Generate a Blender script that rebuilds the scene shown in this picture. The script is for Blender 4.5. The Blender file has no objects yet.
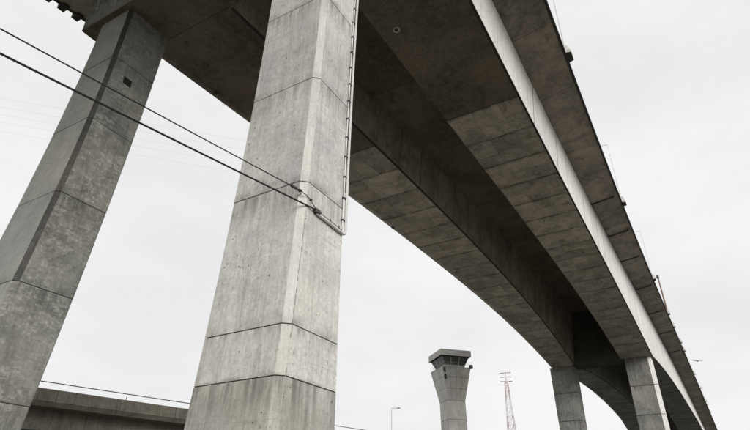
import bpy, bmesh, math, random
from mathutils import Vector, Matrix
from math import radians as R, sin, cos, pi, sqrt, atan2
random.seed(7)
SC = bpy.context.scene
COL = SC.collection
EYE = 1.6                                   # camera height; the bridge numbers below are measured from the eye
def V(x, y, z): return Vector((x, y, z + EYE))

# ------------------------------------------------------------------ camera
cd = bpy.data.cameras.new("camera"); cam = bpy.data.objects.new("camera", cd); COL.objects.link(cam)
cd.sensor_width = 36.0; cd.lens = 36.0 * 547.0 / 750.0; cd.clip_start = 0.05; cd.clip_end = 6000
YAW, PIT, ROL = 0.52, 0.5165, 0.0010
fw = Vector((cos(PIT) * cos(YAW), cos(PIT) * sin(YAW), sin(PIT)))
rt = Vector((sin(YAW), -cos(YAW), 0.0)); up = rt.cross(fw)
r2 = rt * cos(ROL) + up * sin(ROL); u2 = -rt * sin(ROL) + up * cos(ROL)
m = Matrix((r2, u2, -fw)).transposed().to_4x4(); m.translation = V(0, 0, 0)
cam.matrix_world = m
SC.camera = cam

# ------------------------------------------------------------------ sky and sun (bright overcast)
SUN_EL, SUN_AZ = R(25), R(-128)             # azimuth of the glow, counted from +X towards +Y
w = bpy.data.worlds.new("World"); SC.world = w; w.use_nodes = True
nt = w.node_tree; N = nt.nodes; L = nt.links
bg = N["Background"]; bg.inputs["Strength"].default_value = 0.1
sky = N.new("ShaderNodeTexSky"); sky.sky_type = 'NISHITA'; sky.sun_disc = False
sky.sun_elevation = SUN_EL; sky.sun_rotation = pi / 2 - SUN_AZ; sky.dust_density = 4.0; sky.air_density = 1.0
hs = N.new("ShaderNodeHueSaturation"); hs.inputs["Saturation"].default_value = 0.25
L.new(sky.outputs[0], hs.inputs["Color"])
tc = N.new("ShaderNodeTexCoord"); mp = N.new("ShaderNodeMapping"); mp.inputs["Scale"].default_value = (1, 1, 2.2)
L.new(tc.outputs["Generated"], mp.inputs["Vector"])
nz = N.new("ShaderNodeTexNoise"); nz.inputs["Scale"].default_value = 2.3; nz.inputs["Detail"].default_value = 5; nz.inputs["Roughness"].default_value = 0.55
L.new(mp.outputs[0], nz.inputs["Vector"])
rp = N.new("ShaderNodeValToRGB"); rp.color_ramp.elements[0].position = 0.36; rp.color_ramp.elements[1].position = 0.60
rp.color_ramp.elements[0].color = (4.86, 4.88, 4.92, 1); rp.color_ramp.elements[1].color = (5.42, 5.42, 5.42, 1)
L.new(nz.outputs["Fac"], rp.inputs["Fac"])
mx = N.new("ShaderNodeMix"); mx.data_type = 'RGBA'; mx.inputs["Factor"].default_value = 0.97
L.new(hs.outputs[0], mx.inputs["A"]); L.new(rp.outputs[0], mx.inputs["B"]); L.new(mx.outputs["Result"], bg.inputs["Color"])
sd = bpy.data.lights.new("sun", 'SUN'); sd.energy = 1.5; sd.angle = R(35); sd.color = (1.0, 0.965, 0.92)
so = bpy.data.objects.new("sun", sd); COL.objects.link(so)
sdir = Vector((cos(SUN_EL) * cos(SUN_AZ), cos(SUN_EL) * sin(SUN_AZ), sin(SUN_EL)))
so.rotation_euler = sdir.to_track_quat('Z', 'Y').to_euler(); so.location = (0, 0, 80)
SC.view_settings.view_transform = 'Standard'; SC.view_settings.look = 'None'
SC.view_settings.exposure = 0.78; SC.view_settings.gamma = 1.0; SC.view_settings.use_curve_mapping = False

# ------------------------------------------------------------------ materials
MATS = {}
def nodes(name):
    mt = bpy.data.materials.new(name); mt.use_nodes = True
    n = mt.node_tree.nodes; l = mt.node_tree.links
    b = n["Principled BSDF"]; b.inputs["Roughness"].default_value = 0.9
    b.inputs["Specular IOR Level"].default_value = 0.25
    MATS[name] = mt
    return mt, n, l, b
def plain(name, col, rough=0.6, metal=0.0, vary=0.12, scale=6.0):
    mt, n, l, b = nodes(name)
    g = n.new("ShaderNodeNewGeometry")
    t = n.new("ShaderNodeTexNoise"); t.inputs["Scale"].default_value = scale; t.inputs["Detail"].default_value = 6
    l.new(g.outputs["Position"], t.inputs["Vector"])
    r = n.new("ShaderNodeValToRGB"); r.color_ramp.elements[0].position = .3; r.color_ramp.elements[1].position = .7
    r.color_ramp.elements[0].color = tuple(c * (1 - vary) for c in col) + (1,)
    r.color_ramp.elements[1].color = tuple(min(1, c * (1 + vary)) for c in col) + (1,)
    l.new(t.outputs["Fac"], r.inputs["Fac"]); l.new(r.outputs[0], b.inputs["Base Color"])
    b.inputs["Roughness"].default_value = rough; b.inputs["Metallic"].default_value = metal
    return mt
def concrete(name, base, dark, light, blotch=.30, stain=.5, streak=.45, pit=.35, rand=.10, tint=(1.0, .95, .86), tintamt=.3,
             bump=.25, efflo=0.0, pour=.25, s0=.33, seed=0.0, hole=.5, fine=.10, cloud=.45, g7a=.18, efs=(2.4, 2.4, 1.3), eft=.49, jz=.0, jx=.0, panel=.0):
    """weathered board-marked concrete: cloudy tone, vertical run-off streaks, pour lines, blow holes, pitting"""
    mt, n, l, b = nodes(name)
    g = n.new("ShaderNodeNewGeometry"); oi = n.new("ShaderNodeObjectInfo")
    of = n.new("ShaderNodeVectorMath"); of.operation = 'ADD'; of.inputs[1].default_value = (seed, seed * 1.7, seed * .3)
    l.new(g.outputs["Position"], of.inputs[0]); P = of.outputs[0]
    def noise(scale, det=6, rough=.6, vec=None, mscale=None, dist=0.0):
        t = n.new("ShaderNodeTexNoise"); t.inputs["Scale"].default_value = scale; t.inputs["Detail"].default_value = det
        t.inputs["Roughness"].default_value = rough; t.inputs["Distortion"].default_value = dist
        if mscale:
            mp = n.new("ShaderNodeMapping"); mp.inputs["Scale"].default_value = mscale
            l.new(P, mp.inputs["Vector"]); l.new(mp.outputs[0], t.inputs["Vector"])
        else: l.new(P, t.inputs["Vector"])
        return t.outputs["Fac"]
    def ramp(f, a, bb, lo=0.0, hi=1.0):
        mr = n.new("ShaderNodeMapRange"); mr.inputs["From Min"].default_value = a; mr.inputs["From Max"].default_value = bb
        mr.inputs["To Min"].default_value = lo; mr.inputs["To Max"].default_value = hi; mr.interpolation_type = 'SMOOTHSTEP'
        l.new(f, mr.inputs["Value"]); return mr.outputs[0]
    def mul(a, bb):
        x = n.new("ShaderNodeMath"); x.operation = 'MULTIPLY'
        for i, q in enumerate((a, bb)):
            if isinstance(q, (int, float)): x.inputs[i].default_value = q
            else: l.new(q, x.inputs[i])
        return x.outputs[0]
    def mixc(f, a, bb, mode='MIX'):
        x = n.new("ShaderNodeMix"); x.data_type = 'RGBA'; x.blend_type = mode
        if isinstance(f, (int, float)): x.inputs["Factor"].default_value = f
        else: l.new(f, x.inputs["Factor"])
        for k, q in (("A", a), ("B", bb)):
            if isinstance(q, tuple): x.inputs[k].default_value = q + (1,)
            else: l.new(q, x.inputs[k])
        return x.outputs["Result"]
    big = ramp(noise(s0, 7, .62, dist=.4), .33, .67)
    c = mixc(mul(big, 1.0), tuple(base[i] * (1 - blotch) for i in range(3)), tuple(min(1, base[i] * (1 + blotch * .6)) for i in range(3)))
    mid = ramp(noise(1.7, 8, .65), .3, .7)
    c = mixc(mul(mid, cloud), c, light)
    st = ramp(noise(.62, 9, .7, dist=.8), .52, .72)
    c = mixc(mul(st, stain), c, dark)
    sk = ramp(noise(1.0, 6, .7, mscale=(3.2, 3.2, .09)), .48, .74)
    c = mixc(mul(sk, streak), c, dark)
    sl = ramp(noise(1.0, 5, .7, mscale=(5.5, 5.5, .14)), .55, .75)
    c = mixc(mul(sl, streak * .55), c, light)
    pl = mul(ramp(noise(1.0, 6, .7, mscale=(.35, .35, 5.0)), .53, .66), ramp(noise(.6, 5, .7), .38, .62))
    c = mixc(mul(pl, pour), c, dark)
    tn = ramp(noise(.21, 4, .5), .42, .66)
    c = mixc(mul(tn, tintamt), c, mixc(1.0, c, tint, 'MULTIPLY'))
    if efflo > 0:
        ef = mul(ramp(noise(1.0, 10, .75, dist=.4, mscale=efs), eft, eft + .15), ramp(noise(.5, 5, .65), .40, .58))
        c = mixc(mul(ef, efflo), c, tuple(min(1, q * 1.9) for q in light))
    vf = ramp(noise(1.0, 5, .75, mscale=(11, 11, .8)), .36, .66, 1 - fine, 1 + fine * .8)
    gv0 = n.new("ShaderNodeVectorMath"); gv0.operation = 'SCALE'; l.new(c, gv0.inputs[0]); l.new(vf, gv0.inputs["Scale"]); c = gv0.outputs[0]
    g7 = ramp(noise(6.5, 9, .78), .32, .68, 1 - g7a, 1 + g7a)
    gv1 = n.new("ShaderNodeVectorMath"); gv1.operation = 'SCALE'; l.new(c, gv1.inputs[0]); l.new(g7, gv1.inputs["Scale"]); c = gv1.outputs[0]
    grain = noise(30, 6, .7)
    gr = ramp(grain, .3, .7, .87, 1.12)
    gv = n.new("ShaderNodeVectorMath"); gv.operation = 'SCALE'; l.new(c, gv.inputs[0]); l.new(gr, gv.inputs["Scale"]); c = gv.outputs[0]
    # blow holes and pits
    vo = n.new("ShaderNodeTexVoronoi"); vo.inputs["Scale"].default_value = 2.1; vo.inputs["Randomness"].default_value = 1
    l.new(P, vo.inputs["Vector"])
    bh = mul(ramp(vo.outputs["Distance"], .035, .085, 1, 0), hole)
    c = mixc(bh, c, tuple(q * .35 for q in dark))
    v2 = n.new("ShaderNodeTexVoronoi"); v2.inputs["Scale"].default_value = 7.5; l.new(P, v2.inputs["Vector"])
    sp = mul(mul(ramp(v2.outputs["Distance"], .07, .16, 1, 0), ramp(noise(1.1, 5, .7), .42, .58)), hole * .75)
    c = mixc(sp, c, tuple(q * .45 for q in dark))
    pz = mul(ramp(noise(1.0, 8, .8, mscale=(10, 10, 4.5)), .56, .66), ramp(noise(.9, 5, .6, mscale=(.4, .4, 2.2)), .48, .62))
    c = mixc(mul(pz, pit), c, tuple(q * .6 for q in dark))
    if jz or jx or panel:
        tg = n.new("ShaderNodeTexCoord"); sx = n.new("ShaderNodeSeparateXYZ"); l.new(tg.outputs["Generated"], sx.inputs[0])
    if jz:          # run-off below each joint, grime above it
        run = mul(ramp(sx.outputs[2], .70, 1.0), ramp(noise(1.0, 6, .75, mscale=(2.6, 2.6, .12)), .42, .66))
        c = mixc(mul(run, jz), c, dark)
        grime = mul(ramp(sx.outputs[2], .10, .0), ramp(noise(1.3, 7, .7), .38, .64))
        c = mixc(mul(grime, jz * .8), c, dark)
    if jx:
        ab = n.new("ShaderNodeMath"); ab.operation = 'SUBTRACT'; l.new(sx.outputs[0], ab.inputs[0]); ab.inputs[1].default_value = .5
        aa = n.new("ShaderNodeMath"); aa.operation = 'ABSOLUTE'; l.new(ab.outputs[0], aa.inputs[0])
        run = mul(ramp(aa.outputs[0], .41, .5), ramp(noise(.9, 8, .75), .40, .62))
        c = mixc(mul(run, jx), c, dark)
        leak = mul(ramp(aa.outputs[0], .44, .5), ramp(noise(2.2, 8, .75), .56, .68))
        c = mixc(mul(leak, jx * .6), c, tuple(min(1, q * 1.5) for q in light))
    if panel:       # faint print of the form plywood
        mpb = n.new("ShaderNodeMapping"); mpb.inputs["Rotation"].default_value = (0, 0, pi / 2); l.new(P, mpb.inputs["Vector"])
        bk = n.new("ShaderNodeTexBrick"); l.new(mpb.outputs[0], bk.inputs["Vector"]); bk.inputs["Scale"].default_value = 1.0
        bk.inputs["Brick Width"].default_value = 2.44; bk.inputs["Row Height"].default_value = 1.22; bk.inputs["Mortar Size"].default_value = .028; bk.inputs["Mortar Smooth"].default_value = .6
        pf_ = mul(bk.outputs["Fac"], ramp(noise(.8, 6, .7), .36, .6))
        c = mixc(mul(pf_, panel), c, dark)
    # tone of each casting
    rr = ramp(oi.outputs["Random"], 0, 1, 1 - rand, 1 + rand)
    sv = n.new("ShaderNodeVectorMath"); sv.operation = 'SCALE'; l.new(c, sv.inputs[0]); l.new(rr, sv.inputs["Scale"])
    l.new(sv.outputs[0], b.inputs["Base Color"])
    h = n.new("ShaderNodeMath"); h.operation = 'MULTIPLY_ADD'; l.new(noise(6, 8, .7), h.inputs[0]); h.inputs[1].default_value = .6
    l.new(mul(grain, .4), h.inputs[2])
    h2 = n.new("ShaderNodeMath"); h2.operation = 'SUBTRACT'; l.new(h.outputs[0], h2.inputs[0]); l.new(pz, h2.inputs[1])
    bp = n.new("ShaderNodeBump"); bp.inputs["Strength"].default_value = bump; bp.inputs["Distance"].default_value = .03
    l.new(h2.outputs[0], bp.inputs["Height"]); l.new(bp.outputs[0], b.inputs["Normal"])
    return mt
PALE = concrete("pale_concrete", (.535, .535, .514), (.19, .188, .170), (.645, .648, .63), blotch=.20, stain=.26, streak=.34, pit=1.0, rand=.05, bump=.45, pour=.36, tintamt=.4, seed=3, hole=1.0, fine=.09, cloud=.36, g7a=.14, jz=.8)
PALEC = concrete("pale_clean_concrete", (.55, .548, .52), (.25, .245, .22), (.66, .658, .63), blotch=.10, stain=.18, streak=.25, pit=.3, rand=.04, bump=.3, pour=.2, tintamt=.3, seed=5, hole=.5, fine=.06, cloud=.25, g7a=.08, jz=.5)
PALED = concrete("pale_dirty_concrete", (.40, .40, .373), (.145, .143, .125), (.53, .53, .50), blotch=.24, stain=.5, streak=.5, pit=.9, rand=.04, bump=.4, pour=.3, tintamt=.5, seed=3, hole=.9, fine=.09, cloud=.26, g7a=.12, jz=.9)
OLDL = concrete("weathered_smooth_lit_concrete", (.325, .33, .31), (.13, .13, .118), (.40, .405, .385), blotch=.16, stain=.25, streak=.22, pit=.2, rand=.05, bump=.25, pour=.12, seed=17, jz=.5, fine=.05, cloud=.3, g7a=.10, hole=.4)  # smooth near face, its lighter tone partly painted light
OLDR = concrete("weathered_lime_streaked_shaded_concrete", (.20, .202, .184), (.06, .06, .052), (.30, .303, .28), blotch=.40, stain=.7, streak=.4, pit=.4, rand=.06, efflo=.42, bump=.4, pour=.45, seed=13, jz=.6, fine=.08, cloud=.5, g7a=.18, efs=(2.2, 2.2, 4.2), eft=.47)  # lime-streaked face, with the bridge's shade added to its dark tone
OLD = concrete("weathered_concrete", (.225, .23, .212), (.068, .068, .06), (.33, .335, .315), blotch=.45, stain=.75, streak=.55, pit=.5, rand=.07, efflo=.75, bump=.4, pour=.35, seed=11, jz=.6, fine=.06)
FAR = concrete("pier_concrete", (.225, .226, .207), (.075, .075, .065), (.31, .31, .29), blotch=.4, stain=.7, streak=.6, rand=.08, seed=23, jz=.6)
SOFFIT = concrete("soffit_concrete", (.395, .365, .31), (.105, .093, .075), (.53, .497, .435), blotch=.42, stain=.8, streak=.1, pour=.1, rand=.10, s0=.3, tintamt=.3, seed=31, jx=.85, panel=.7, efflo=.22, fine=.03)
SOFFIT2 = concrete("soffit_concrete_darker_pour_and_shade", (.345, .317, .266), (.095, .084, .067), (.46, .43, .372), blotch=.42, stain=.8, streak=.1, pour=.1, rand=.10, s0=.3, tintamt=.3, seed=33, jx=.85, panel=.7, efflo=.22, fine=.03)  # darker pours; also painted shade for the spans past the far pier
SOFFIT3 = concrete("soffit_concrete_lighter_pour", (.435, .403, .345), (.12, .107, .087), (.56, .525, .46), blotch=.36, stain=.7, streak=.1, pour=.1, rand=.10, s0=.3, tintamt=.3, seed=35, jx=.85, panel=.7, efflo=.22, fine=.03)
DARKSOF = concrete("dirty_shaded_soffit_concrete", (.135, .116, .087), (.05, .042, .031), (.22, .195, .155), blotch=.45, stain=.75, streak=.1, pour=.1, rand=.06, s0=.16, seed=37, panel=.6, efflo=.12, fine=.03)  # dirty first pour; also painted shade on the mid slab and crossbeams
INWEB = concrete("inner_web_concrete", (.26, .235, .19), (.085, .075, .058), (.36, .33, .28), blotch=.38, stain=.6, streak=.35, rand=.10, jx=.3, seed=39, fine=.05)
WEB = concrete("coated_web_and_lit_side_concrete", (.76, .75, .735), (.38, .35, .31), (.80, .79, .775), blotch=.10, stain=.22, streak=.62, pit=.2, rand=.05, bump=.15, seed=41, jx=.25, jz=.45, fine=.05)  # coated webs; also painted skylight on one far column
SLAB = concrete("overhang_concrete", (.235, .212, .175), (.08, .071, .057), (.34, .31, .265), blotch=.42, stain=.7, streak=.12, rand=.10, jx=.5, panel=.4, s0=.3, seed=47)
STAIN_SHADE = concrete("water_stain_and_shade_concrete", (.07, .068, .06), (.03, .03, .026), (.13, .13, .118), blotch=.35, stain=.4, streak=.5, rand=.05, seed=53)  # run-off stain on the column corner; painted shade on the diaphragm
VIA = concrete("viaduct_concrete", (.17, .158, .132), (.055, .05, .04), (.25, .235, .20), blotch=.3, stain=.55, streak=.7, rand=.06, seed=61)
TOWER = concrete("tower_concrete", (.54, .535, .505), (.23, .225, .205), (.46, .455, .42), blotch=.18, stain=.35, streak=.35, rand=.05, seed=67)
ROOFC = concrete("tower_roof_concrete", (.46, .45, .43), (.26, .25, .23), (.54, .53, .51), blotch=.12, stain=.2, streak=.3, rand=.03, seed=71)
JOINT = plain("joint_shadow_concrete", (.055, .052, .045), .95)
EDGE = plain("dark_drip_edge", (.04, .038, .034), .8)
STEEL = plain("galvanized_steel", (.52, .52, .50), .5, .35, .1, 9)
PIPEM = plain("painted_conduit", (.55, .55, .53), .5, .0, .1, 7)
BLACK = plain("black_cable_rubber", (.018, .017, .016), .7)
DKSTEEL = plain("dark_steel", (.06, .058, .055), .55, .3)
GLASS, _n, _l, _b = nodes("tinted_glass")
_b.inputs["Base Color"].default_value = (.02, .032, .03, 1); _b.inputs["Roughness"].default_value = .08; _b.inputs["Specular IOR Level"].default_value = .8
REDP = plain("red_paint", (.27, .15, .14), .6)
WHITEP = plain("white_paint", (.50, .49, .48), .6)
RUST = plain("rusty_brown_steel", (.20, .12, .09), .75)
GULLW = plain("white_feathers", (.6, .6, .6), .8); GULLG = plain("grey_feathers", (.16, .16, .17), .8)
WOOD = plain("creosoted_wood", (.10, .075, .055), .9)
def ground_mat():
    mt, n, l, b = nodes("gravel_and_asphalt")
    g = n.new("ShaderNodeNewGeometry")
    t = n.new("ShaderNodeTexNoise"); t.inputs["Scale"].default_value = .12; t.inputs["Detail"].default_value = 9
    l.new(g.outputs["Position"], t.inputs["Vector"])
    r = n.new("ShaderNodeValToRGB"); e = r.color_ramp.elements
    e[0].position = .38; e[0].color = (.125, .115, .097, 1); e[1].position = .62; e[1].color = (.23, .213, .18, 1)
    l.new(t.outputs["Fac"], r.inputs["Fac"])
    t2 = n.new("ShaderNodeTexNoise"); t2.inputs["Scale"].default_value = 14; t2.inputs["Detail"].default_value = 8
    l.new(g.outputs["Position"], t2.inputs["Vector"])
    mr = n.new("ShaderNodeMapRange"); mr.inputs["To Min"].default_value = .7; mr.inputs["To Max"].default_value = 1.3
    l.new(t2.outputs["Fac"], mr.inputs["Value"])
    sv = n.new("ShaderNodeVectorMath"); sv.operation = 'SCALE'; l.new(r.outputs[0], sv.inputs[0]); l.new(mr.outputs[0], sv.inputs["Scale"])
    l.new(sv.outputs[0], b.inputs["Base Color"])
    bp = n.new("ShaderNodeBump"); bp.inputs["Strength"].default_value = .5; bp.inputs["Distance"].default_value = .05
    l.new(t2.outputs["Fac"], bp.inputs["Height"]); l.new(bp.outputs[0], b.inputs["Normal"])
    return mt
GROUND = ground_mat()

# ------------------------------------------------------------------ mesh helpers
class MB:
    def __init__(s): s.v = []; s.f = []; s.m = []; s.mats = []
    def mi(s, mat):
        if mat not in s.mats: s.mats.append(mat)
        return s.mats.index(mat)
    def face(s, pts, mat):
        k = len(s.v); s.v += [tuple(p) for p in pts]; s.f.append(list(range(k, k + len(pts)))); s.m.append(s.mi(mat))
    def hexa(s, a, b, mat, mats=None):
        """two quads (loops in the same sense) joined into a closed block; mats = (a, b, sides...)"""
        k = len(s.v); n = len(a); s.v += [tuple(p) for p in a] + [tuple(p) for p in b]
        F = [list(range(k, k + n))[::-1], list(range(k + n, k + 2 * n))] + [[k + i, k + (i + 1) % n, k + n + (i + 1) % n, k + n + i] for i in range(n)]
        s.f += F
        s.m += [s.mi(q) for q in (mats or [mat] * (n + 2))]
    def box(s, x0, x1, y0, y1, z0, z1, mat):
        a = [(x0, y0, z0), (x1, y0, z0), (x1, y1, z0), (x0, y1, z0)]
        s.hexa(a, [(p[0], p[1], z1) for p in a], mat)
    def loft(s, loops, mat, mats=None, caps=True):
        n = len(loops[0]); k = len(s.v)
        for lp in loops: s.v += [tuple(p) for p in lp]
        for j in range(len(loops) - 1):
            for i in range(n):
                s.f.append([k + j * n + i, k + j * n + (i + 1) % n, k + (j + 1) * n + (i + 1) % n, k + (j + 1) * n + i])
                s.m.append(s.mi(mats[i] if mats else mat))
        if caps:
            s.f.append(list(range(k, k + n))[::-1]); s.m.append(s.mi(mat))
            e = k + (len(loops) - 1) * n; s.f.append(list(range(e, e + n))); s.m.append(s.mi(mat))
    def tube(s, pts, rad, mat, n=8, taper=None):
        pts = [Vector(p) for p in pts]; loops = []
        prev = None
        for i, p in enumerate(pts):
            d = (pts[min(i + 1, len(pts) - 1)] - pts[max(i - 1, 0)]).normalized()
            if prev is None:
                a = d.cross(Vector((0, 0, 1)));
                if a.length < .05: a = d.cross(Vector((1, 0, 0)))
            else: a = prev - d * prev.dot(d)
            a.normalize(); prev = a; b = d.cross(a)
            r = rad if taper is None else rad + (taper - rad) * i / (len(pts) - 1)
            loops.append([p + a * r * cos(2 * pi * k / n) + b * r * sin(2 * pi * k / n) for k in range(n)])
        s.loft(loops, mat)
    def build(s, name, parent=None, origin=None, smooth=False):
        me = bpy.data.meshes.new(name); o = Vector(origin) if origin else Vector((0, 0, 0))
        me.from_pydata([tuple(Vector(p) - o) for p in s.v], [], s.f)
        for mt in s.mats: me.materials.append(mt)
        me.polygons.foreach_set("material_index", s.m)
        if smooth: me.polygons.foreach_set("use_smooth", [True] * len(me.polygons))
        bm = bmesh.new(); bm.from_mesh(me); bmesh.ops.recalc_face_normals(bm, faces=bm.faces); bm.to_mesh(me); bm.free()
        ob = bpy.data.objects.new(name, me); COL.objects.link(ob)
        if parent: ob.parent = parent; ob.location = o - parent_loc(parent)
        else: ob.location = o
        return ob
def parent_loc(p):
    v = Vector((0, 0, 0))
    while p: v += p.location; p = p.parent
    return v
def empty(name, loc=(0, 0, 0)):
    o = bpy.data.objects.new(name, None); o.empty_display_size = .5; COL.objects.link(o); o.location = loc; return o
def tag(o, label, cat, group=None, kind=None):
    o["label"] = label; o["category"] = cat
    if group: o["group"] = group
    if kind: o["kind"] = kind
    return o
def bevel(ob, wd, seg=1):
    bm = bmesh.new(); bm.from_mesh(ob.data); bmesh.ops.remove_doubles(bm, verts=bm.verts, dist=1e-5)
    bmesh.ops.bevel(bm, geom=[e for e in bm.edges if len(e.link_faces) == 2 and e.calc_face_angle(0) > .3], offset=wd, segments=seg, affect='EDGES', clamp_overlap=True)
    bm.to_mesh(ob.data); bm.free()

# ------------------------------------------------------------------ ground
g = MB(); g.face([(-2500, -2500, 0), (2500, -2500, 0), (2500, 2500, 0), (-2500, 2500, 0)], GROUND)
go = g.build("ground"); go["kind"] = "structure"

WATER, _n, _l, _b = nodes("river_water")
_b.inputs["Base Color"].default_value = (.018, .024, .022, 1); _b.inputs["Roughness"].default_value = .16; _b.inputs["Specular IOR Level"].default_value = .5
_t = _n.new("ShaderNodeTexNoise"); _t.inputs["Scale"].default_value = .9; _t.inputs["Detail"].default_value = 6
_g = _n.new("ShaderNodeNewGeometry"); _l.new(_g.outputs["Position"], _t.inputs["Vector"])
_p = _n.new("ShaderNodeBump"); _p.inputs["Strength"].default_value = .5; _p.inputs["Distance"].default_value = .4
_l.new(_t.outputs["Fac"], _p.inputs["Height"]); _l.new(_p.outputs[0], _b.inputs["Normal"])
g = MB(); g.face([(112, -2400, .004), (370, -2400, .004), (370, 2400, .004), (132, 2400, .004)], WATER)
wo = g.build("river"); wo["kind"] = "structure"

# ------------------------------------------------------------------ pier columns near the viewer
def pf(a, b, c): return lambda z: a + b * (z - 15) + c * (z - 15) ** 2
FC = dict(x0=pf(13.4389, .0301689, -.00146792), x1=pf(15.9443, .00859308, .00095372),
          y0=pf(10.4967, -.01469005, -.00026683), y1=pf(13.9769, -.02153344, .00045572))
LC = dict(x0=pf(13.4389 - .29405, .10612045, -.00064928), x1=pf(15.9443 + .2624, .10196253, .00084463),
          y0=pf(10.4967 + 16.8818, .034003855, .0032838538), y1=pf(13.9769 + 17.2122, .020421411, .0023531588))
CH = .2343
def ring(c, z, inset=0.0):
    CH_ = c.get('ch', CH); CY_ = c.get('cy', CH_)
    x0, x1, y0, y1 = c['x0'](z) + inset, c['x1'](z) - inset, c['y0'](z) + inset, c['y1'](z) - inset
    h = .07
    return [V(x0, y0 + CY_, z), V(x0 + CH_, y0, z), V(x1 - h, y0, z), V(x1, y0 + h, z), V(x1, y1 - h, z), V(x1 - h, y1, z), V(x0 + h, y1, z), V(x0, y1 - h, z)]
def pier(name, c, joints, top, mats, gap=.022, low=None, nlow=2):
    root = empty(name, V(c['x0'](-1.5) + 1.3, c['y0'](-1.5) + 1.7, -EYE))
    zs_ = [-EYE] + joints + [top]
    for si, (a, b) in enumerate(zip(zs_[:-1], zs_[1:])):
        mats_ = low if (low and si < nlow) else mats
        lo = a + (gap if a > -EYE else 0); hi = b - (gap if b < top else 0)
        k = max(2, int((hi - lo) / 1.2) + 1)
        mb = MB(); mb.loft([ring(c, lo + (hi - lo) * i / k) for i in range(k + 1)], mats_[1], mats_)
        ob = mb.build("column_segment", root)
        ob.location.x += random.uniform(-.008, .008); ob.location.y += random.uniform(-.008, .008)   # small steps at the pour joints
    mb = MB(); zc = [-EYE + .05 + (top - .1 + EYE) * i / 24 for i in range(25)]
    mb.loft([ring(c, z, .035) for z in zc], JOINT); mb.build("column_core", root)
    return root
cols = [PALEC] + [PALE] * 7
p1 = pier("pier_column", FC, [3.919, 5.56, 11.035, 16.262, 21.389, 26.7], 33.2, cols, .02, [PALED] * 8, 1)
tag(p1, "pale grey concrete pier column with the cable conduits climbing its right-hand edge", "column", "bridge pier columns")
lmats = [STAIN_SHADE] + [OLDR, OLDR] + [OLD] * 4 + [OLDL]           # chamfer face carries the black run-off stain
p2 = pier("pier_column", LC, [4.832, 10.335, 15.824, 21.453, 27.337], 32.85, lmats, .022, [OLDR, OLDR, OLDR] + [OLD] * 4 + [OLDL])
tag(p2, "dark mottled pier column with a black stained corner and small square hole near its top", "column", "bridge pier columns")
# ragged grout fins left along the chamfer by the formwork
for c, root, rng in ((FC, p1, ((-1.5, 9.5, .013), (9.5, 33, .007))), (LC, p2, ((-1.5, 16, .010),))):
    for z0, z1, wmax in rng:
        mb = MB(); z = z0
        while z < z1:
            lp = []; zend = z + random.uniform(.25, 1.6)
            while z < min(zend, z1):
                a = wmax * random.uniform(.25, 1.25); x, y = c['x0'](z) + CH, c['y0'](z)
                lp.append([V(x - a * .9, y + a * .5, z), V(x + a * .9, y + .004, z), V(x + a * .3, y - a * .8, z)]); z += random.uniform(.06, .2)
            if len(lp) > 1: mb.loft(lp, FAR)
            z += random.uniform(.02, .12)
        mb.build("grout_fin", root)
# square hole near the top of the dark column: its dark inside painted as a flush black block
hx, hz = LC['x0'](25.75) + 1.42, 25.75
yy = LC['y0'](hz) - .02
mb = MB(); s_ = .30
mb.box(hx - s_, hx + s_, yy, yy + .3, hz - s_ * 1.35 + EYE, hz + s_ * 1.35 + EYE, BLACK); mb.build("square_hole", p2)

# ------------------------------------------------------------------ bridge: tables along its length
import numpy as np
cur = -3.87007e-05
def cv(X, l, q): return cur * (X - 20) ** 2 + l * (X - 20) + q * (X - 20) ** 2
XP = 139.825
def yA(X): return 7.25948 + cv(X, .01614634, -.00012704838)
def yB(X): return 14.72035 + cv(X, .0015147156, -5.1682e-05)
def yCn(X): return 22.62313 + cv(X, .00146184, .00012904961)
def yD(X): return 31.36778 + cv(X, -.00809517, -2.0115e-06)
def yE(X): return 2.91451 + cv(X, .0090132, -.0001024)
def zT(X): return 37.135129 + .097297481 * (X - 20) + .00015787002 * (X - 20) ** 2 - 2.6207183e-06 * (X - 20) ** 3
def zS0(X): return 32.995793 + .067847705 * (X - 20) - 7.40626e-06 * (X - 20) ** 2 - 4.2422531e-06 * (X - 20) ** 3
def zS(X): return zS0(X) if X <= XP else zS0(XP) + .12061849 * (X - XP) - .0011047019 * (X - XP) ** 2
def yC(X):
    if X <= XP: return yCn(X)
    d0 = zT(XP) - zS(XP); d = max(3.5, zT(X) - zS(X)); wP = yD(XP) - yCn(XP)
    return yD(X) - min(8.7, wP + (8.7 - wP) * (d0 - d) / (d0 - 4.0))
ss = list(np.arange(12, 262.1, 1.0))
def kW(s): t = max(0, s - 140) / 122; return 1 + .30 * t * t
def kA(s): t = max(0, s - 140) / 122; return 1 + .20 * t * t
def table(fy, fz, k):
    a = np.array([(s * k(s), fy(s) * k(s), fz(s) * k(s)) for s in ss])
    # past the last point seen, go on level-ish to the next main pier
    e = a[-1]; t = a[-1] - a[-6]; t = t / t[0]
    ext = [(e[0] + d, e[1] + t[1] * d, e[2] + (t[2] * d if fz is zT2 else -4.6 * (d / 90) ** 2)) for d in (10, 25, 45, 65, 90, 130)]
    return np.vstack([a, ext])
def zT2(s): return zT(s)
TW = table(lambda s: yA(s) - .5243, zT2, kW); TE = table(yE, lambda s: zT(s) + .6, kW)
TE[-6:, 2] = np.interp(TE[-6:, 0], TW[:, 0], TW[:, 2]) + .6
TA = table(yA, zS, kA); TB = table(yB, zS, kA); TC = table(yC, zS, kA); TD = table(yD, zS, kA)
def it(T, X, c): return float(np.interp(X, T[:, 0], T[:, c]))
def zsof(X): return it(TA, X, 2)
def zdeck(X): return it(TW, X, 2) if X > 12 else float(TW[0, 2]) + .097 * (X - 12)
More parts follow.
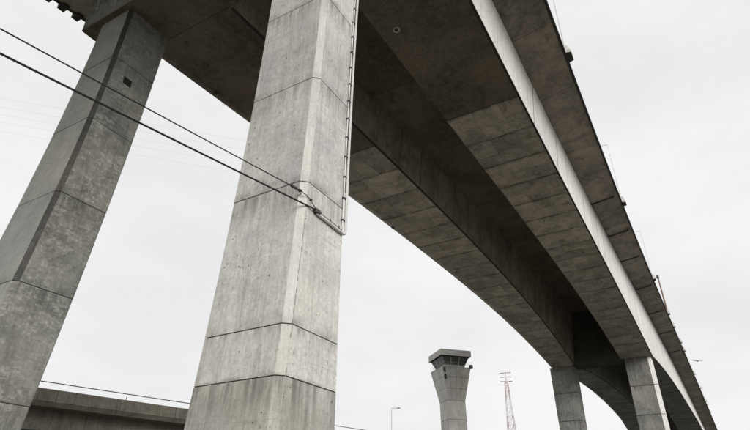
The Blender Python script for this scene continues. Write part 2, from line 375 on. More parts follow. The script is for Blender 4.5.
YL = 37.5                                   # left deck edge
def yLeft(X): return YL if X < 16.5 else 35.0 + (it(TD, X, 1) - it(TD, 20, 1)) * 1.0

bridge = empty("highway_bridge", V(77, 19, 33))
tag(bridge, "high concrete twin box girder bridge sweeping overhead into the distance", "bridge")
XEND = 400.0
# segment joints
jx = [18.3, 39.761]
while jx[-1] < XP - 6.0: jx.append(jx[-1] + 5.3)
jx[-1] = XP
x = XP
while x < XEND: x += 5.6; jx.append(x)
def girder(right):
    core = MB(); loops = []
    for X in np.linspace(18.4, jx[-1], 90):
        z = zsof(X) + .05; zt = zdeck(X) - .02
        if right: a, b, ta, tb = it(TA, X, 1), it(TB, X, 1), it(TW, X, 1), it(TB, 20, 1) + .5 + (it(TB, X, 1) - it(TB, 20, 1)) * .5
        else: a, b, ta, tb = it(TC, X, 1), it(TD, X, 1), it(TC, 20, 1) - .5 + (it(TC, X, 1) - it(TC, 20, 1)) * .25, it(TD, X, 1) + .6
        loops.append([V(X, a + .08, z), V(X, b - (.08 if right else .95), z), V(X, tb - .08, zt), V(X, ta + .08, zt)])
    core.loft(loops, JOINT)
    co = core.build("box_girder", bridge)
    for i, (X0, X1) in enumerate(zip(jx[:-1], jx[1:])):
        big = X1 - X0 > 10
        sof = DARKSOF if big else (SOFFIT if X0 < XP - 1 else SOFFIT2)  # past the far pier the underside's shade is put into a darker colour
        dz = random.uniform(-.012, .012); dy = random.uniform(-.012, .012)
        gp = .03
        n = 6 if big else 2
        lp = []
        for k in range(n + 1):
            X = X0 + gp + (X1 - X0 - 2 * gp) * k / n
            z = zsof(X) + dz; zt = zdeck(X)
            if right:
                a, b, ta, tb = it(TA, X, 1), it(TB, X, 1), it(TW, X, 1), it(TB, 20, 1) + .5 + (it(TB, X, 1) - it(TB, 20, 1)) * .5
                lp.append([V(X, a + dy, z), V(X, b + dy, z), V(X, tb + dy, zt), V(X, ta + dy, zt)])
            else:
                a, b, ta, tb = it(TC, X, 1), it(TD, X, 1), it(TC, 20, 1) - .5 + (it(TC, X, 1) - it(TC, 20, 1)) * .25, it(TD, X, 1) + .6
                lp.append([V(X, a + dy, z), V(X, b - .75 + dy, z), V(X, b + dy, z + .28), V(X, tb + dy, zt), V(X, ta + dy, zt)])
        mb = MB()
        if right: mats = [sof, INWEB, SLAB, WEB]
        else: mats = [sof, sof, WEB, SLAB, INWEB]
        mb.loft(lp, JOINT, mats)
        so_ = mb.build("girder_segment", co)
        # form panels of the soffit: thin proud plates with open joints between them
        if X0 < 175 and not big:
            pm = MB(); pmats = []; cuts = [0, .30 + random.uniform(-.02, .02), .66 + random.uniform(-.02, .02), 1.0]
            for c0, c1 in zip(cuts[:-1], cuts[1:]):
                xm = .5 + random.uniform(-.12, .12)
                for f0, f1 in ((0, xm), (xm, 1)):
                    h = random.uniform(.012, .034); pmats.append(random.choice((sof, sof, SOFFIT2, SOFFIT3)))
                    q = []
                    for fx, cc in ((f0, c0), (f1, c0), (f1, c1), (f0, c1)):
                        X = X0 + .03 + (X1 - X0 - .06) * fx + (.013 if fx == f0 else -.013)
                        a, b = (it(TA, X, 1), it(TB, X, 1)) if right else (it(TC, X, 1), it(TD, X, 1) - .75)
                        Y = a + .10 + (b - a - .20) * cc + (.016 if cc == c0 else -.016) + dy
                        q.append((X, Y, zsof(X) + dz))
                    pm.hexa([V(*p) for p in q], [V(p[0], p[1], p[2] - h) for p in q], sof)
            # joined per segment: each casting shows its own form marks
            so_me = so_.data
            bm = bmesh.new(); bm.from_mesh(so_me); base = len(so_me.vertices)
            vs = [bm.verts.new(p) for p in pm.v]
            for mt_x in (SOFFIT2, SOFFIT3): so_me.materials.append(mt_x)
            for fi, f in enumerate(pm.f):
                try: fc = bm.faces.new([vs[j] for j in f])
                except ValueError: continue
                fc.material_index = list(so_me.materials).index(pmats[fi // 6])
            bmesh.ops.recalc_face_normals(bm, faces=bm.faces); bm.to_mesh(so_me); bm.free()
    return co
girder(True); girder(False)

# deck slab: one casting per bay, spanning both boxes and overhangs
dx = [-44.0, -34.0, -24.0, -14.0, -4.0, 6.0, 16.45]
while dx[-1] < XEND: dx.append(dx[-1] + 10.6)
dcore = MB(); lp = []
for X in list(np.linspace(-44, 16.3, 12)) + [16.6] + list(np.linspace(18, dx[-1], 110)):
    e = it(TE, X, 1); z = zdeck(X) + .12
    lp.append([V(X, e + .5, z + .60), V(X, yLeft(X) - .5, z + .60), V(X, yLeft(X) - .5, z + .85), V(X, e + .5, z + .85)])
dcore.loft(lp, JOINT); deck = dcore.build("deck_slab", bridge)
for X0, X1 in zip(dx[:-1], dx[1:]):
    mb = MB(); lp = []; dz = random.uniform(-.012, .012)
    for k in range(4):
        X = X0 + .02 + (X1 - X0 - .045) * k / 3
        e = it(TE, X, 1); t = it(TW, X, 1); z = zdeck(X) + dz; l_ = yLeft(X); d = it(TD, X, 1) + .6
        lp.append([V(X, e, z + .60 - dz), V(X, t + .02, z + .01), V(X, d, z + .01), V(X, l_, z + .6), V(X, l_, z + .95), V(X, e, z + .95)])
    mb.loft(lp, SLAB, [SLAB, DARKSOF, SLAB, SLAB, SLAB, SLAB]); mb.build("slab_segment", deck)  # shade of the recess between the girders painted on the slab underside
# drip edge and barrier along both deck edges
for side in (0, 1):
    mb = MB(); lp = []; bl = []
    for X in list(np.linspace(-44, 16.4, 12)) + [16.55] + list(np.linspace(18, XEND, 118)):
        e = it(TE, X, 1) if side == 0 else yLeft(X); s_ = 1 if side == 0 else -1; z = zdeck(X)
        lp.append([V(X, e - s_ * .03, z + .52), V(X, e + s_ * .20, z + .50), V(X, e + s_ * .20, z + .60), V(X, e - s_ * .03, z + .98)])
        bl.append([V(X, e + s_ * .02, z + .96), V(X, e + s_ * .45, z + .96), V(X, e + s_ * .30, z + 1.8), V(X, e + s_ * .06, z + 1.8)])
    mb.loft(lp, EDGE); mb.build("drip_edge", bridge)
    mb = MB(); mb.loft(bl, VIA); mb.build("parapet", bridge)
for T, s_ in ((TC, 1), (TA, 1)):  # drip lip on the left girder; contact shade drawn as a strip on the right
    mb = MB(); lp = []
    for X in np.linspace(18.5, 300, 110):
        a, z = it(T, X, 1), zsof(X)
        lp.append([V(X, a - .03, z - .045), V(X, a + .15, z - .045), V(X, a + .15, z + .02), V(X, a - .03, z + .10)])
    mb.loft(lp, EDGE); mb.build("soffit_drip_and_shade_strip", bridge)
def hit_soffit(px, py):
    d = fw + r2 * ((px - 375) / 547.0) - u2 * ((py - 215) / 547.0); k = 33.0 / d.z
    for _ in range(20): k = zsof(d.x * k) / d.z
    return d * k
for px, py, rr_, mt_x in ((396.5, 29.5, .30, SOFFIT3), (216.5, 92.5, .22, EDGE), (393.0, 227.5, .22, EDGE)):
    p = hit_soffit(px, py); c = V(p.x, p.y, p.z); mb = MB()
    o_ = [[c + Vector((cos(a) * r_, sin(a) * r_, h_)) for a in [2 * pi * k / 14 for k in range(14)]] for r_, h_ in ((rr_, .0), (rr_, -.07), (rr_ * .62, -.07), (rr_ * .55, .0))]
    mb.loft(o_, mt_x); mb.face([c + Vector((cos(2 * pi * k / 14) * rr_ * .6, sin(2 * pi * k / 14) * rr_ * .6, -.045)) for k in range(14)], EDGE)
    mb.build("drain_outlet", bridge)
# crossbeam over the near pier and diaphragm at the far pier
def block(name, pts, z0, z1, mat, mats=None):
    mb = MB(); mb.hexa([V(px, py, z0) for px, py in pts], [V(px, py, z1) for px, py in pts], mat, mats); return mb.build(name, bridge)
zc = zsof(16) + .02
block("crossbeam", [(14.4, 21), (18.28, 21), (18.28, 34.1), (14.4, 34.1)], 32.86, zdeck(16) - .01, DARKSOF, [DARKSOF, DARKSOF, DARKSOF, DARKSOF, DARKSOF, OLD])  # lit near face painted lighter, the shaded faces darker
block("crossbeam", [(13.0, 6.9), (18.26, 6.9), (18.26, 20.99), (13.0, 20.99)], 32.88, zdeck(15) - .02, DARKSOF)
block("diaphragm", [(XP - 1.0, 12.9), (XP + 4, 12.9), (XP + 4, 24.6), (XP - 1.0, 24.6)], zsof(XP) - .12, zdeck(XP) - .05, STAIN_SHADE)  # deep recess shade painted in with near-black concrete
# approach girders behind the near pier
for a, b in ((8.6, 12.2), (24.0, 27.6)):
    mb = MB(); lp = [[V(X, a, zdeck(X) - 2.2), V(X, b, zdeck(X) - 2.2), V(X, b, zdeck(X) + .02), V(X, a, zdeck(X) + .02)] for X in (-44, 12.98 if a < 20 else 14.38)]
    mb.loft(lp, SOFFIT); mb.build("approach_girder", bridge)
# rail brackets under the left edge by the near pier
for k in range(20):
    X = 15.1 - 1.23 * k
    y = yLeft(X); z = zdeck(X)
    mb = MB(); mb.hexa([V(X - .28, y - .5, z + .30), V(X + .28, y - .5, z + .30), V(X + .28, y + .35, z + .34), V(X - .28, y + .35, z + .34)],
                       [V(X - .28, y - .5, z + .9), V(X + .28, y - .5, z + .9), V(X + .28, y + .35, z + .9), V(X - .28, y + .35, z + .9)], EDGE)
    mb.build("edge_bracket", bridge)
# drain pipes slung across the underside of the right overhang
for X in (79.0, 94.3, 109.0, 129.0, 150.0, 171.0, 195.0):
    t, e, z = it(TW, X, 1), it(TE, X, 1), zdeck(X)
    mb = MB(); mb.tube([V(X, t - .05, z - .12), V(X, t - .5, z + .02 - .10), V(X, t + (e - t) * .80, z + .45 - .16), V(X, t + (e - t) * .80 - .1, z + .5)], .11, EDGE, 8)
    mb.build("drain_pipe", bridge)

# ------------------------------------------------------------------ far pier columns
def far_pier(l, r, lt, rtp, ztop, X0, thick, joints, label, group, mats, ch, cy):
    zp = 33.8
    c = dict(x0=lambda z: X0 - .004 * (ztop - z), x1=lambda z: X0 + thick + .008 * (ztop - z),
             y0=lambda z: r + rtp * (z - zp), y1=lambda z: l + lt * (z - zp), ch=ch, cy=cy)
    o = pier("pier_column", c, joints, ztop, mats, gap=.07)
    tag(o, label, "column", group); return o
far_pier(12.927, 7.273, -.0021, .0065, 33.72, XP - .4, 4.4, [3, 8.8, 15, 21.234, 27.547], "far pier column carrying the box girder with the bright outer side", "bridge pier columns", [WEB, WEB] + [FAR] * 6, .35, .72)  # skylight on the chamfer and outer side painted in with white concrete
far_pier(30.109, 24.412, .0068, -.0136, 33.72, XP - .4, 4.4, [3, 8.8, 15, 21.234, 27.547], "far pier column with open sky along both of its sides", "bridge pier columns", [FAR] * 8, .5, .45)

# ------------------------------------------------------------------ light posts on the right deck edge
def light_post(X, h, label, arm=True, thick=.07, lean=0.0, mat=None, seen=True):
    mat = mat or STEEL
    y, z = it(TE, X, 1), zdeck(X) + .55
    base = V(X, y, z)
    root = empty("light_post", base)
    tag(root, label, "lamp post", "light posts along the bridge edge")
    mb = MB(); pr = [(-.85, .18), (-.62, -.52), (.62, -.52), (.85, .18)]
    lo = [V(X + dx_, y + dy_, z - .10) for dx_, dy_ in pr]; mid = [V(X + dx_, y + dy_, z + .15) for dx_, dy_ in pr]
    hi = [V(X + dx_ * .55, y + dy_ * .6 + .02, z + 1.15) for dx_, dy_ in pr]
    mb.loft([lo, mid, hi], ROOFC, None); mb.face([p - Vector((0, 0, .004)) for p in lo], EDGE)
    mb.build("pedestal", root, base)
    mb = MB(); mb.tube([V(X, y, z + 1.1), V(X, y + lean * .5, z + 1.1 + (h - 1.1) * .5), V(X, y + lean, z + h)], thick * 1.25, mat, 8, thick * .8); mb.build("pole", root, base)
    if arm:
        mb = MB(); mb.tube([V(X, y + lean - .02, z + h - .05), V(X, y + lean + .9, z + h + .06), V(X, y + lean + 1.9, z + h + .05)], thick * .7, mat, 6); mb.build("lamp_arm", root, base)
        mb = MB(); mb.hexa([V(X - .13, y + lean + 1.85, z + h), V(X + .13, y + lean + 1.85, z + h), V(X + .17, y + lean + 2.6, z + h - .02), V(X - .17, y + lean + 2.6, z + h - .02)],
                           [V(X - .08, y + lean + 1.85, z + h + .12), V(X + .08, y + lean + 1.85, z + h + .12), V(X + .1, y + lean + 2.6, z + h + .1), V(X - .1, y + lean + 2.6, z + h + .1)], STEEL)
        mb.build("lamp_head", root, base)
    return root
light_post(43.2, 12.5, "light post on the pedestal highest up the bridge edge, its top cut off", thick=.05)
light_post(83.0, 11.5, "thin light post with a straight arm standing between the cut-off post and the brown mast", thick=.055)
light_post(126.0, 12.0, "thin light post rising just above the brown mast on the bridge edge", thick=.06)
o = light_post(154.5, 10.0, "thick brown mast on a broad pedestal on the bridge edge", arm=False, thick=.17, mat=RUST)
mb = MB(); b0 = V(154.5, it(TE, 154.5, 1), zdeck(154.5) + .55)
mb.box(b0.x - .35, b0.x + .35, b0.y - .25, b0.y + .35, b0.z + 9.9, b0.z + 10.6, DKSTEEL); mb.build("camera_box", o, b0)
ORD = ["first small light post pedestal beyond the thick brown mast", "second small light post pedestal beyond the thick brown mast", "small far light post pedestal beside the gliding gull",
       "fourth light post pedestal from the bottom end of the bridge edge", "third light post pedestal from the bottom end of the bridge edge",
       "second light post pedestal from the bottom end of the bridge edge", "last light post pedestal at the bottom end of the bridge edge"]
for X, lb in zip((168.0, 186.5, 197.5, 233.0, 258.0, 283.0, 306.0), ORD):
    light_post(X, 6.0, lb, arm=False, thick=.03)

# ------------------------------------------------------------------ conduits up the pale column
def wallx(z): return FC['x1'](z)
def wally(z): return FC['y0'](z)
cond = empty("conduit_run", V(14.0, 10.6, 9.9)); tag(cond, "pair of pale conduits turning a corner and climbing the edge of the pale column", "conduit")
def conduit(zr, dxx, rad, mat, x_start, off):
    pts = []
    for k in range(5): X = x_start + (wallx(zr) - dxx - .16 - x_start) * k / 4; pts.append(V(X, wally(zr) - off, zr + .012 * (4 - k)))
    xc = wallx(zr) - dxx
    for a in (20, 45, 70, 90): pts.append(V(xc - .16 + .16 * sin(R(a)), wally(zr) - off, zr + .16 - .16 * cos(R(a))))
    for k in range(1, 21): z = zr + .16 + (32.7 - zr - .16) * k / 20; pts.append(V(wallx(z) - dxx, wally(z) - off, z))
    mb = MB(); mb.tube(pts, rad, mat, 8); return mb.build("pipe", cond, V(14.0, 10.6, 9.9), smooth=True)
conduit(9.90, -.02, .062, PIPEM, 14.02, .08)
conduit(10.06, .15, .036, STEEL, 14.05, .05)
z = 10.5
while z < 32:
    mb = MB(); xx, yy = wallx(z), wally(z)
    mb.box(xx - .205, xx - .05, yy - .10, yy - .002, z - .03 + EYE, z + .03 + EYE, DKSTEEL)
    mb.build("clamp", cond, V(14.0, 10.6, 9.9)); z += 1.02
for X in (14.3, 14.9, 15.5):
    mb = MB(); yy = wally(9.95); mb.box(X - .02, X + .02, yy - .10, yy - .002, 9.99 + EYE, 10.12 + EYE, DKSTEEL); mb.build("clamp", cond, V(14.0, 10.6, 9.9))

# ------------------------------------------------------------------ overhead cables to the pale column
def sagline(a, b, sag, n=24): return [a.lerp(b, i / n) - Vector((0, 0, sag * 4 * (i / n) * (1 - i / n))) for i in range(n + 1)]
A1 = V(13.25, 10.62, 10.50); A2 = V(13.92, 10.44, 10.02)
d1 = (V(3.34, 11.85, 10.0) - V(13.25, 10.62, 10.5)); d2 = (V(3.77, 12.62, 10.0) - A2)
PX = -14.0
B1 = A1 + d1 * ((PX - A1.x) / d1.x); B2 = A2 + d2 * ((PX - A2.x) / d2.x)
mb = MB(); mb.tube(sagline(A1, B1, .10), .019, BLACK, 6); c1 = mb.build("overhead_cable", None, A1); tag(c1, "upper of two black cables, the thinner one, strung past both near columns", "cable", "cables strung to the pale column")
mb = MB(); mb.tube(sagline(A2, B2, .10), .030, BLACK, 6); c2 = mb.build("overhead_cable", None, A2); tag(c2, "lower thicker black cable ending at the conduits on the pale column", "cable", "cables strung to the pale column")
an = empty("cable_anchor", V(13.3, 10.7, 10.4)); tag(an, "dark insulators, hooks and a loop of lead-in wire on the pale column corner", "cable anchor")
mb = MB(); mb.tube([A1 + d1.normalized() * .55, A1 + d1.normalized() * .3], .055, DKSTEEL, 8); mb.tube([A1 + d1.normalized() * .05, A1 + d1.normalized() * .16], .05, DKSTEEL, 8); mb.build("insulator", an, A1)
mb = MB(); mb.tube([A1 + d1.normalized() * .3, A1 + Vector((.12, .12, -.02)), Vector((FC['x0'](10.45) + .12, FC['y0'](10.45) + .2, 10.45 + EYE))], .018, DKSTEEL, 6); mb.build("hook", an, A1)
mb = MB(); mb.tube([A1 + d1.normalized() * .28, V(13.42, 10.55, 10.42), V(13.62, 10.48, 10.28), V(13.78, 10.45, 10.12), V(14.0, 10.47, 10.02), V(14.12, 10.50, 10.0)], .016, BLACK, 6); mb.build("lead_in_wire", an, A1, True)
mb = MB(); mb.box(13.88, 14.16, 10.40, 10.60, 9.92 + EYE, 10.10 + EYE, DKSTEEL); ob = mb.build("clamp_block", an, A1); bevel(ob, .02)
mb = MB(); mb.tube([V(13.72, 10.50, 10.36), V(13.60, 10.60, 10.30)], .03, DKSTEEL, 6); mb.build("bolt", an, A1)
# the pole that holds the other end, out of the picture to the left
up_ = empty("utility_pole", (PX - .2, (B1.y + B2.y) / 2, 0)); tag(up_, "tall creosoted wooden pole holding the far ends of the two cables", "utility pole")
mb = MB(); mb.tube([(PX - .2, (B1.y + B2.y) / 2, 0), (PX - .2, (B1.y + B2.y) / 2, B1.z + 1.2)], .17, WOOD, 10, .12); mb.build("pole_shaft", up_, up_.location)
mb = MB(); yy0, yy1 = sorted((B1.y, B2.y)); mb.box(PX - .08, PX + .05, yy0 - .4, yy1 + .4, B1.z - .12, B1.z, WOOD); mb.build("cross_arm", up_, up_.location)

# ------------------------------------------------------------------ low viaduct at the left
VD = 45.0; vt = R(-15.0)
vdir = Vector((cos(vt), sin(vt), 0)); vn = Vector((-sin(vt), cos(vt), 0))     # vn points away from the eye
foot = vn * VD
def vpath(t):
    """point and far-side normal on the near edge line at distance t; straight, then bending away"""
    t1 = 16.0 + 0
    t0 = foot.dot(vdir)
    T1 = 62.0
    if t <= T1: return foot + vdir * t, vn
    Rr = 80.0; a = min((t - T1) / Rr, R(45)); c = foot + vdir * T1 + vn * Rr
    p = c + (-vn * cos(a) + vdir * sin(a)) * Rr; d = vdir * cos(a) + vn * sin(a)
    rest = (t - T1) - a * Rr
    return p + d * rest, Vector((-d.y, d.x, 0))
via = empty("viaduct", (foot + vdir * 10)); tag(via, "low stained concrete viaduct with a thin top rail behind the near columns", "viaduct")
HT, HB, HG = .1895 * VD, .1705 * VD, .1332 * VD
ts = list(np.arange(-70, 150, 4.6))
def vloop(t, prof):
    p, nn = vpath(t); return [p + nn * a + Vector((0, 0, b + EYE)) for a, b in prof]
for t0, t1 in zip(ts[:-1], ts[1:]):
    mb = MB(); prof = [(0, HB), (.28, HB - .02), (.28, HT), (.03, HT)]
    mb.loft([vloop(t0 + .02, prof), vloop(t1 - .02, prof)], VIA); mb.build("parapet_panel", via)
mb = MB(); prof = [(.02, HB - .22), (.02, HB - .01), (.06, HB + .3), (9.6, HB + .3), (9.6, HB - .22)]
prof = [(.30, HB - .30), (.04, HB - .03), (.30, HB + .25), (9.6, HB + .25), (9.6, HB - .3)]
mb.loft([vloop(t, prof) for t in ts], VIA); mb.build("roadway_slab", via)
mb = MB(); prof = [(1.9, HG), (8.0, HG), (8.0, HB - .28), (1.9, HB - .28)]
mb.loft([vloop(t, prof) for t in ts], VIA); mb.build("box_beam", via)
mb = MB(); prof = [(1.75, HG - .22), (2.3, HG - .22), (2.3, HG - .02), (1.75, HG - .02)]
mb.loft([vloop(t, prof) for t in ts], EDGE); mb.build("utility_duct", via)
mb = MB(); mb.tube([vpath(t)[0] + vpath(t)[1] * .15 + Vector((0, 0, .2 * VD + EYE)) for t in ts], .035, DKSTEEL, 6); mb.build("rail", via)
for t in np.arange(-65, 148, 9.2):
    p, nn = vpath(t); q = p + nn * .15
    mb = MB(); mb.tube([q + Vector((0, 0, HT + EYE - .05)), q + Vector((0, 0, .2 * VD + EYE))], .022, DKSTEEL, 6); mb.build("rail_post", via)
for t in (-50, -18, 14, 46, 78, 110, 140):
    p, nn = vpath(t); q = p + nn * 4.8
    mb = MB(); mb.tube([(q.x, q.y, 0), (q.x, q.y, HG + EYE - .02)], .8, VIA, 16); mb.build("support_post", via)

# ------------------------------------------------------------------ control tower
TR = 124.0; ta = R(22.8)
tcn = Vector((cos(ta), sin(ta), 0)) * TR
dl = Vector((cos(R(46.5)), sin(R(46.5)), 0)); dr = Vector((cos(R(-43.5)), sin(R(-43.5)), 0))
tw = empty("control_tower", tcn + (dl + dr) * 3.4); ORG = tw.location.copy()
tag(tw, "square concrete control tower with flared head, glazed cab and flat roof", "control tower")
CEN = tcn + (dl + dr) * 3.435
def sq(hw, z, cx=0.0): return [CEN - dl * hw - dr * hw + Vector((0, 0, z + EYE)), CEN - dl * hw + dr * hw + Vector((0, 0, z + EYE)), CEN + dl * hw + dr * hw + Vector((0, 0, z + EYE)), CEN + dl * hw - dr * hw + Vector((0, 0, z + EYE))]
zF0, zF1 = .1905 * TR * 1.02, .2500 * TR * 1.0
zz = [-EYE, 4, 9, 14, 20.1, zF0]
HS = 2.15
for a, b in zip(zz[:-1], zz[1:]):
    mb = MB(); mb.loft([sq(HS, a + .04), sq(HS, b - .04)], TOWER); mb.build("shaft_segment", tw, ORG)
mb = MB(); mb.loft([sq(HS - .05, -EYE), sq(HS - .05, zF0)], JOINT); mb.build("shaft_core", tw, ORG)
HF = 3.435
def lerp(a, b, t): return a + (b - a) * t
zm = lerp(zF0, zF1, .52); hm = lerp(HS, HF, .52)
mb = MB(); mb.loft([sq(HS - .06, zF0), sq(HF - .06, zF1 - .02)], JOINT); mb.build("flare_core", tw, ORG)
# flared head: twelve panels on each face, each its own casting
for f in range(4):
    for row in range(3):
        for cl in range(4):
            ra, rb = (0, .36, .70)[row], (.36, .70, 1.0)[row]
            za, zb, ha, hb = lerp(zF0, zF1, ra) + .03, lerp(zF0, zF1, rb) - .03, lerp(HS, HF, ra + .004), lerp(HS, HF, rb - .004)
            jt = random.uniform(-.012, .012); ha += jt; hb += jt
            A_ = sq(ha, za); B_ = sq(hb, zb); i0, i1 = f, (f + 1) % 4
            def cut(Q, t): return Q[i0].lerp(Q[i1], t)
            e0, e1 = cl / 4 + (.004 if cl else 0), (cl + 1) / 4 - (.004 if cl < 3 else 0)
            outer = [cut(A_, e0), cut(A_, e1), cut(B_, e1), cut(B_, e0)]
            ax = CEN + Vector((0, 0, 0))
            inner = [Vector((lerp(p.x, CEN.x, .08), lerp(p.y, CEN.y, .08), p.z)) for p in outer]
            mb = MB(); mb.hexa(outer, inner, TOWER); mb.build("flare_panel", tw, ORG)
# gallery floor, parapet rim, cab, glass, roof
mb = MB(); mb.loft([sq(HF - .02, zF1 + .005), sq(HF + .08, zF1 + .16)], TOWER); mb.build("gallery_floor", tw, ORG)
zc0, zc1 = zF1 + .16, .2690 * TR + .1
mb = MB(); mb.loft([sq(2.50, zc0), sq(2.52, zc0 + .58)], TOWER); mb.build("cab_wall", tw, ORG)
mb = MB(); mb.loft([sq(2.38, zc0 + .58), sq(3.05, zc1)], JOINT); mb.build("cab_interior", tw, ORG)
for f in range(4):
    A_ = sq(2.50, zc0 + .60); B_ = sq(3.22, zc1 - .02)
    for k in range(3):
        e0, e1 = k / 3 + .015, (k + 1) / 3 - .015
        q = [A_[f].lerp(A_[(f + 1) % 4], e0), A_[f].lerp(A_[(f + 1) % 4], e1), B_[f].lerp(B_[(f + 1) % 4], e1), B_[f].lerp(B_[(f + 1) % 4], e0)]
        inn = [Vector((lerp(p.x, CEN.x, .02), lerp(p.y, CEN.y, .02), p.z)) for p in q]
        mb = MB(); mb.hexa(q, inn, GLASS); mb.build("window_pane", tw, ORG)
    for k in range(4):
        e = k / 3; a = A_[f].lerp(A_[(f + 1) % 4], e); b = B_[f].lerp(B_[(f + 1) % 4], e)
        mb = MB(); mb.tube([a, b], .07, STEEL, 4); mb.build("mullion", tw, ORG)
zr0, zr1 = zc1, zc1 + 1.5
mb = MB(); mb.loft([sq(3.3, zr0), sq(3.72, zr0 + .12)], EDGE); mb.build("roof_soffit", tw, ORG)
mb = MB(); mb.loft([sq(3.74, zr0 + .125), sq(3.70, zr1)], ROOFC); ob = mb.build("roof_slab", tw, ORG)
# gallery railing
for f in range(4):
    A_ = sq(HF - .05, zF1 + .16); B_ = sq(HF - .05, zF1 + 1.15)
    mb = MB(); mb.tube([B_[f], B_[(f + 1) % 4]], .018, STEEL, 5); mb.tube([B_[f] - Vector((0, 0, .5)), B_[(f + 1) % 4] - Vector((0, 0, .5))], .015, STEEL, 5)
    for k in range(5): mb.tube([A_[f].lerp(A_[(f + 1) % 4], k / 5), B_[f].lerp(B_[(f + 1) % 4], k / 5)], .015, STEEL, 5)
    mb.build("gallery_rail", tw, ORG)
# corner equipment: camera boxes and the dark slots beside the near corner
Q = sq(HF + .1, zF1 + .2)
for p in (Q[1],):
    mb = MB(); mb.box(p.x - .35, p.x + .35, p.y - .35, p.y + .35, p.z - .25, p.z + .55, DKSTEEL); mb.build("equipment_box", tw, ORG)
for t, (f0, f1) in ((.06, (.62, .78)), (.06, (.84, .985))):
    lo, hi = sq(lerp(HS, HF, f0) + .03, lerp(zF0, zF1, f0)), sq(lerp(HS, HF, f1) + .03, lerp(zF0, zF1, f1))
    q = [lo[0].lerp(lo[1], .03), lo[0].lerp(lo[1], .11), hi[0].lerp(hi[1], .11), hi[0].lerp(hi[1], .03)]
    mb = MB(); mb.hexa(q, [Vector((lerp(p.x, CEN.x, .06), lerp(p.y, CEN.y, .06), p.z)) for p in q], DKSTEEL); mb.build("dark_slot", tw, ORG)

# ------------------------------------------------------------------ red and white lattice mast
MR = 250.0; ma = R(16.55); mc = Vector((cos(ma), sin(ma), 0)) * MR
mt_ = empty("lattice_mast", mc); tag(mt_, "slender red and white lattice transmission mast with three cross arms", "mast")
side = Vector((sin(R(29.8)), -cos(R(29.8)), 0)); dep = Vector((cos(R(29.8)), sin(R(29.8)), 0))
ztop = .2345 * MR
def hwm(z): return .62 + (3.0 - .62) * max(0, (54.2 - z)) / 55.8
lv = [-EYE + (54.2 + EYE) * k / 16 for k in range(17)]
for k in range(16):
    a, b = lv[k], lv[k + 1]; mat = REDP if (k // 2) % 2 else WHITEP
    mb = MB()
    def cn(z): return [mc + side * hwm(z) * sx + dep * hwm(z) * sy + Vector((0, 0, z + EYE)) for sx, sy in ((-1, -1), (1, -1), (1, 1), (-1, 1))]
    ca, cb = cn(a), cn(b)
    for i in range(4):
        mb.tube([ca[i], cb[i]], .085, mat, 4); mb.tube([ca[i], cb[(i + 1) % 4]], .04, mat, 4); mb.tube([ca[(i + 1) % 4], cb[i]], .04, mat, 4); mb.tube([cb[i], cb[(i + 1) % 4]], .045, mat, 4)
    mb.build("lattice_section", mt_, mc)
mb = MB(); mb.tube([mc + Vector((0, 0, 54.1 + EYE)), mc + Vector((0, 0, ztop + .6 + EYE))], .30, WHITEP, 6, .12); mb.build("mast_top", mt_, mc)
for z, hl in ((ztop - .3, 2.4), (ztop - 2.1, 2.6), (ztop - 4.0, 2.7)):
    mb = MB(); c = mc + Vector((0, 0, z + EYE)); mb.tube([c - side * hl, c + side * hl + Vector((0, 0, .25))], .17, REDP, 5); mb.build("cross_arm", mt_, mc)

# ------------------------------------------------------------------ small things far off
lr = R(28.12); lc = Vector((cos(lr), sin(lr), 0)) * 60
sl = empty("street_lamp", lc); tag(sl, "thin grey street lamp with a short arm left of the control tower", "street lamp")
hz_ = .1791 * 60 + EYE
mb = MB(); mb.tube([lc, lc + Vector((0, 0, hz_))], .06, STEEL, 6, .035); mb.build("pole", sl, lc)
sd_ = Vector((sin(lr), -cos(lr), 0))
mb = MB(); mb.tube([lc + Vector((0, 0, hz_ - .02)), lc + sd_ * .6 + Vector((0, 0, hz_))], .03, STEEL, 6); mb.build("lamp_arm", sl, lc)
mb = MB(); c = lc + sd_ * .75 + Vector((0, 0, hz_)); mb.box(c.x - .16, c.x + .16, c.y - .16, c.y + .16, c.z - .05, c.z + .05, STEEL); mb.build("lamp_head", sl, lc)

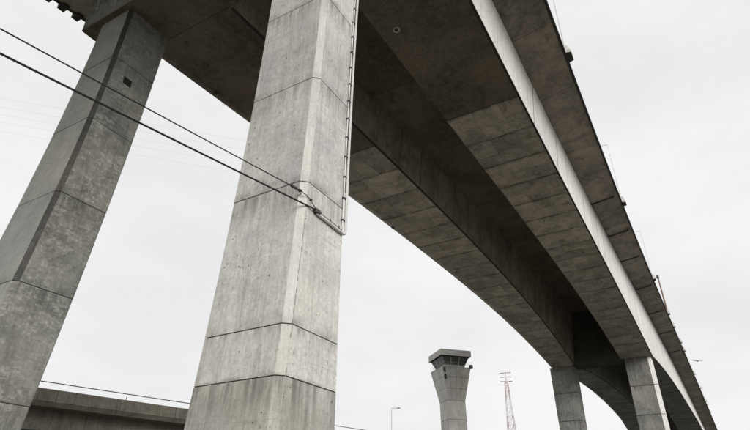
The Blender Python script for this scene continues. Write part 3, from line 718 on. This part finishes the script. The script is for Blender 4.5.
# faint transmission wires high beyond the dark column
def ray_z(px, py, z):
    d = fw + r2 * ((px - 375) / 547.0) - u2 * ((py - 215) / 547.0); return d * (z / d.z)
WL = ["highest and faintest of the thin wires crossing the sky at the left", "second thin wire from the top in the sky at the left", "middle wire of the faint set in the left sky",
      "fourth thin wire from the top in the sky at the left", "lowest of the faint thin wires in the sky at the left"]
for y0, lb in zip((98, 107, 114.5, 122, 131), WL):
    a, b = ray_z(0, y0, 46), ray_z(60, y0 + 10.5, 46); d = (b - a).normalized()
    A_, B_ = a - d * 160, a + d * 62
    mb = MB(); mb.tube([V(*A_), V(*(A_.lerp(B_, .6))), V(*B_)], .005, DKSTEEL, 4)
    o = mb.build("power_line", None, V(*A_)); tag(o, lb, "power line", "faint wires in the left sky")

# gull gliding past the bridge edge
ga = R(-.75); gc = Vector((cos(ga), sin(ga), 0)) * 70 + Vector((0, 0, .2256 * 70 + EYE))
gu = empty("gull", gc); tag(gu, "small gull gliding in the sky just beyond the bridge edge", "bird")
ax_ = Vector((sin(R(25)), -cos(R(25)), .03)).normalized(); fx = Vector((cos(R(25)), sin(R(25)), 0)); uz = Vector((0, 0, 1))
mb = MB(); rr = [(-.28, .01), (-.2, .045), (-.05, .075), (.1, .065), (.2, .04), (.25, .045), (.30, .03), (.35, .008)]
lo = [[gc + fx * a + ax_ * b * cos(2 * pi * k / 8) + uz * b * sin(2 * pi * k / 8) for k in range(8)] for a, b in [(p * .75, q * .75) for p, q in rr]]
mb.loft(lo, GULLG); mb.build("gull_body", gu, gc, True)
for s_ in (-1, 1):
    mb = MB(); st = [(.05, .13, -.12, .03), (.25, .15, -.10, .11), (.42, .12, -.12, .10), (.62, .02, -.16, .05), (.70, -.12, -.17, .03)]
    loops = []
    for a, f, bk, h in [(a * .78, f * .7, q * .7, h * .45) for a, f, q, h in st]: loops.append([gc + ax_ * a * s_ + fx * f + uz * h, gc + ax_ * a * s_ + fx * bk + uz * h, gc + ax_ * a * s_ + fx * bk + uz * (h + .015), gc + ax_ * a * s_ + fx * f + uz * (h + .03)])
    mb.loft(loops, GULLG); mb.build("wing", gu, gc)
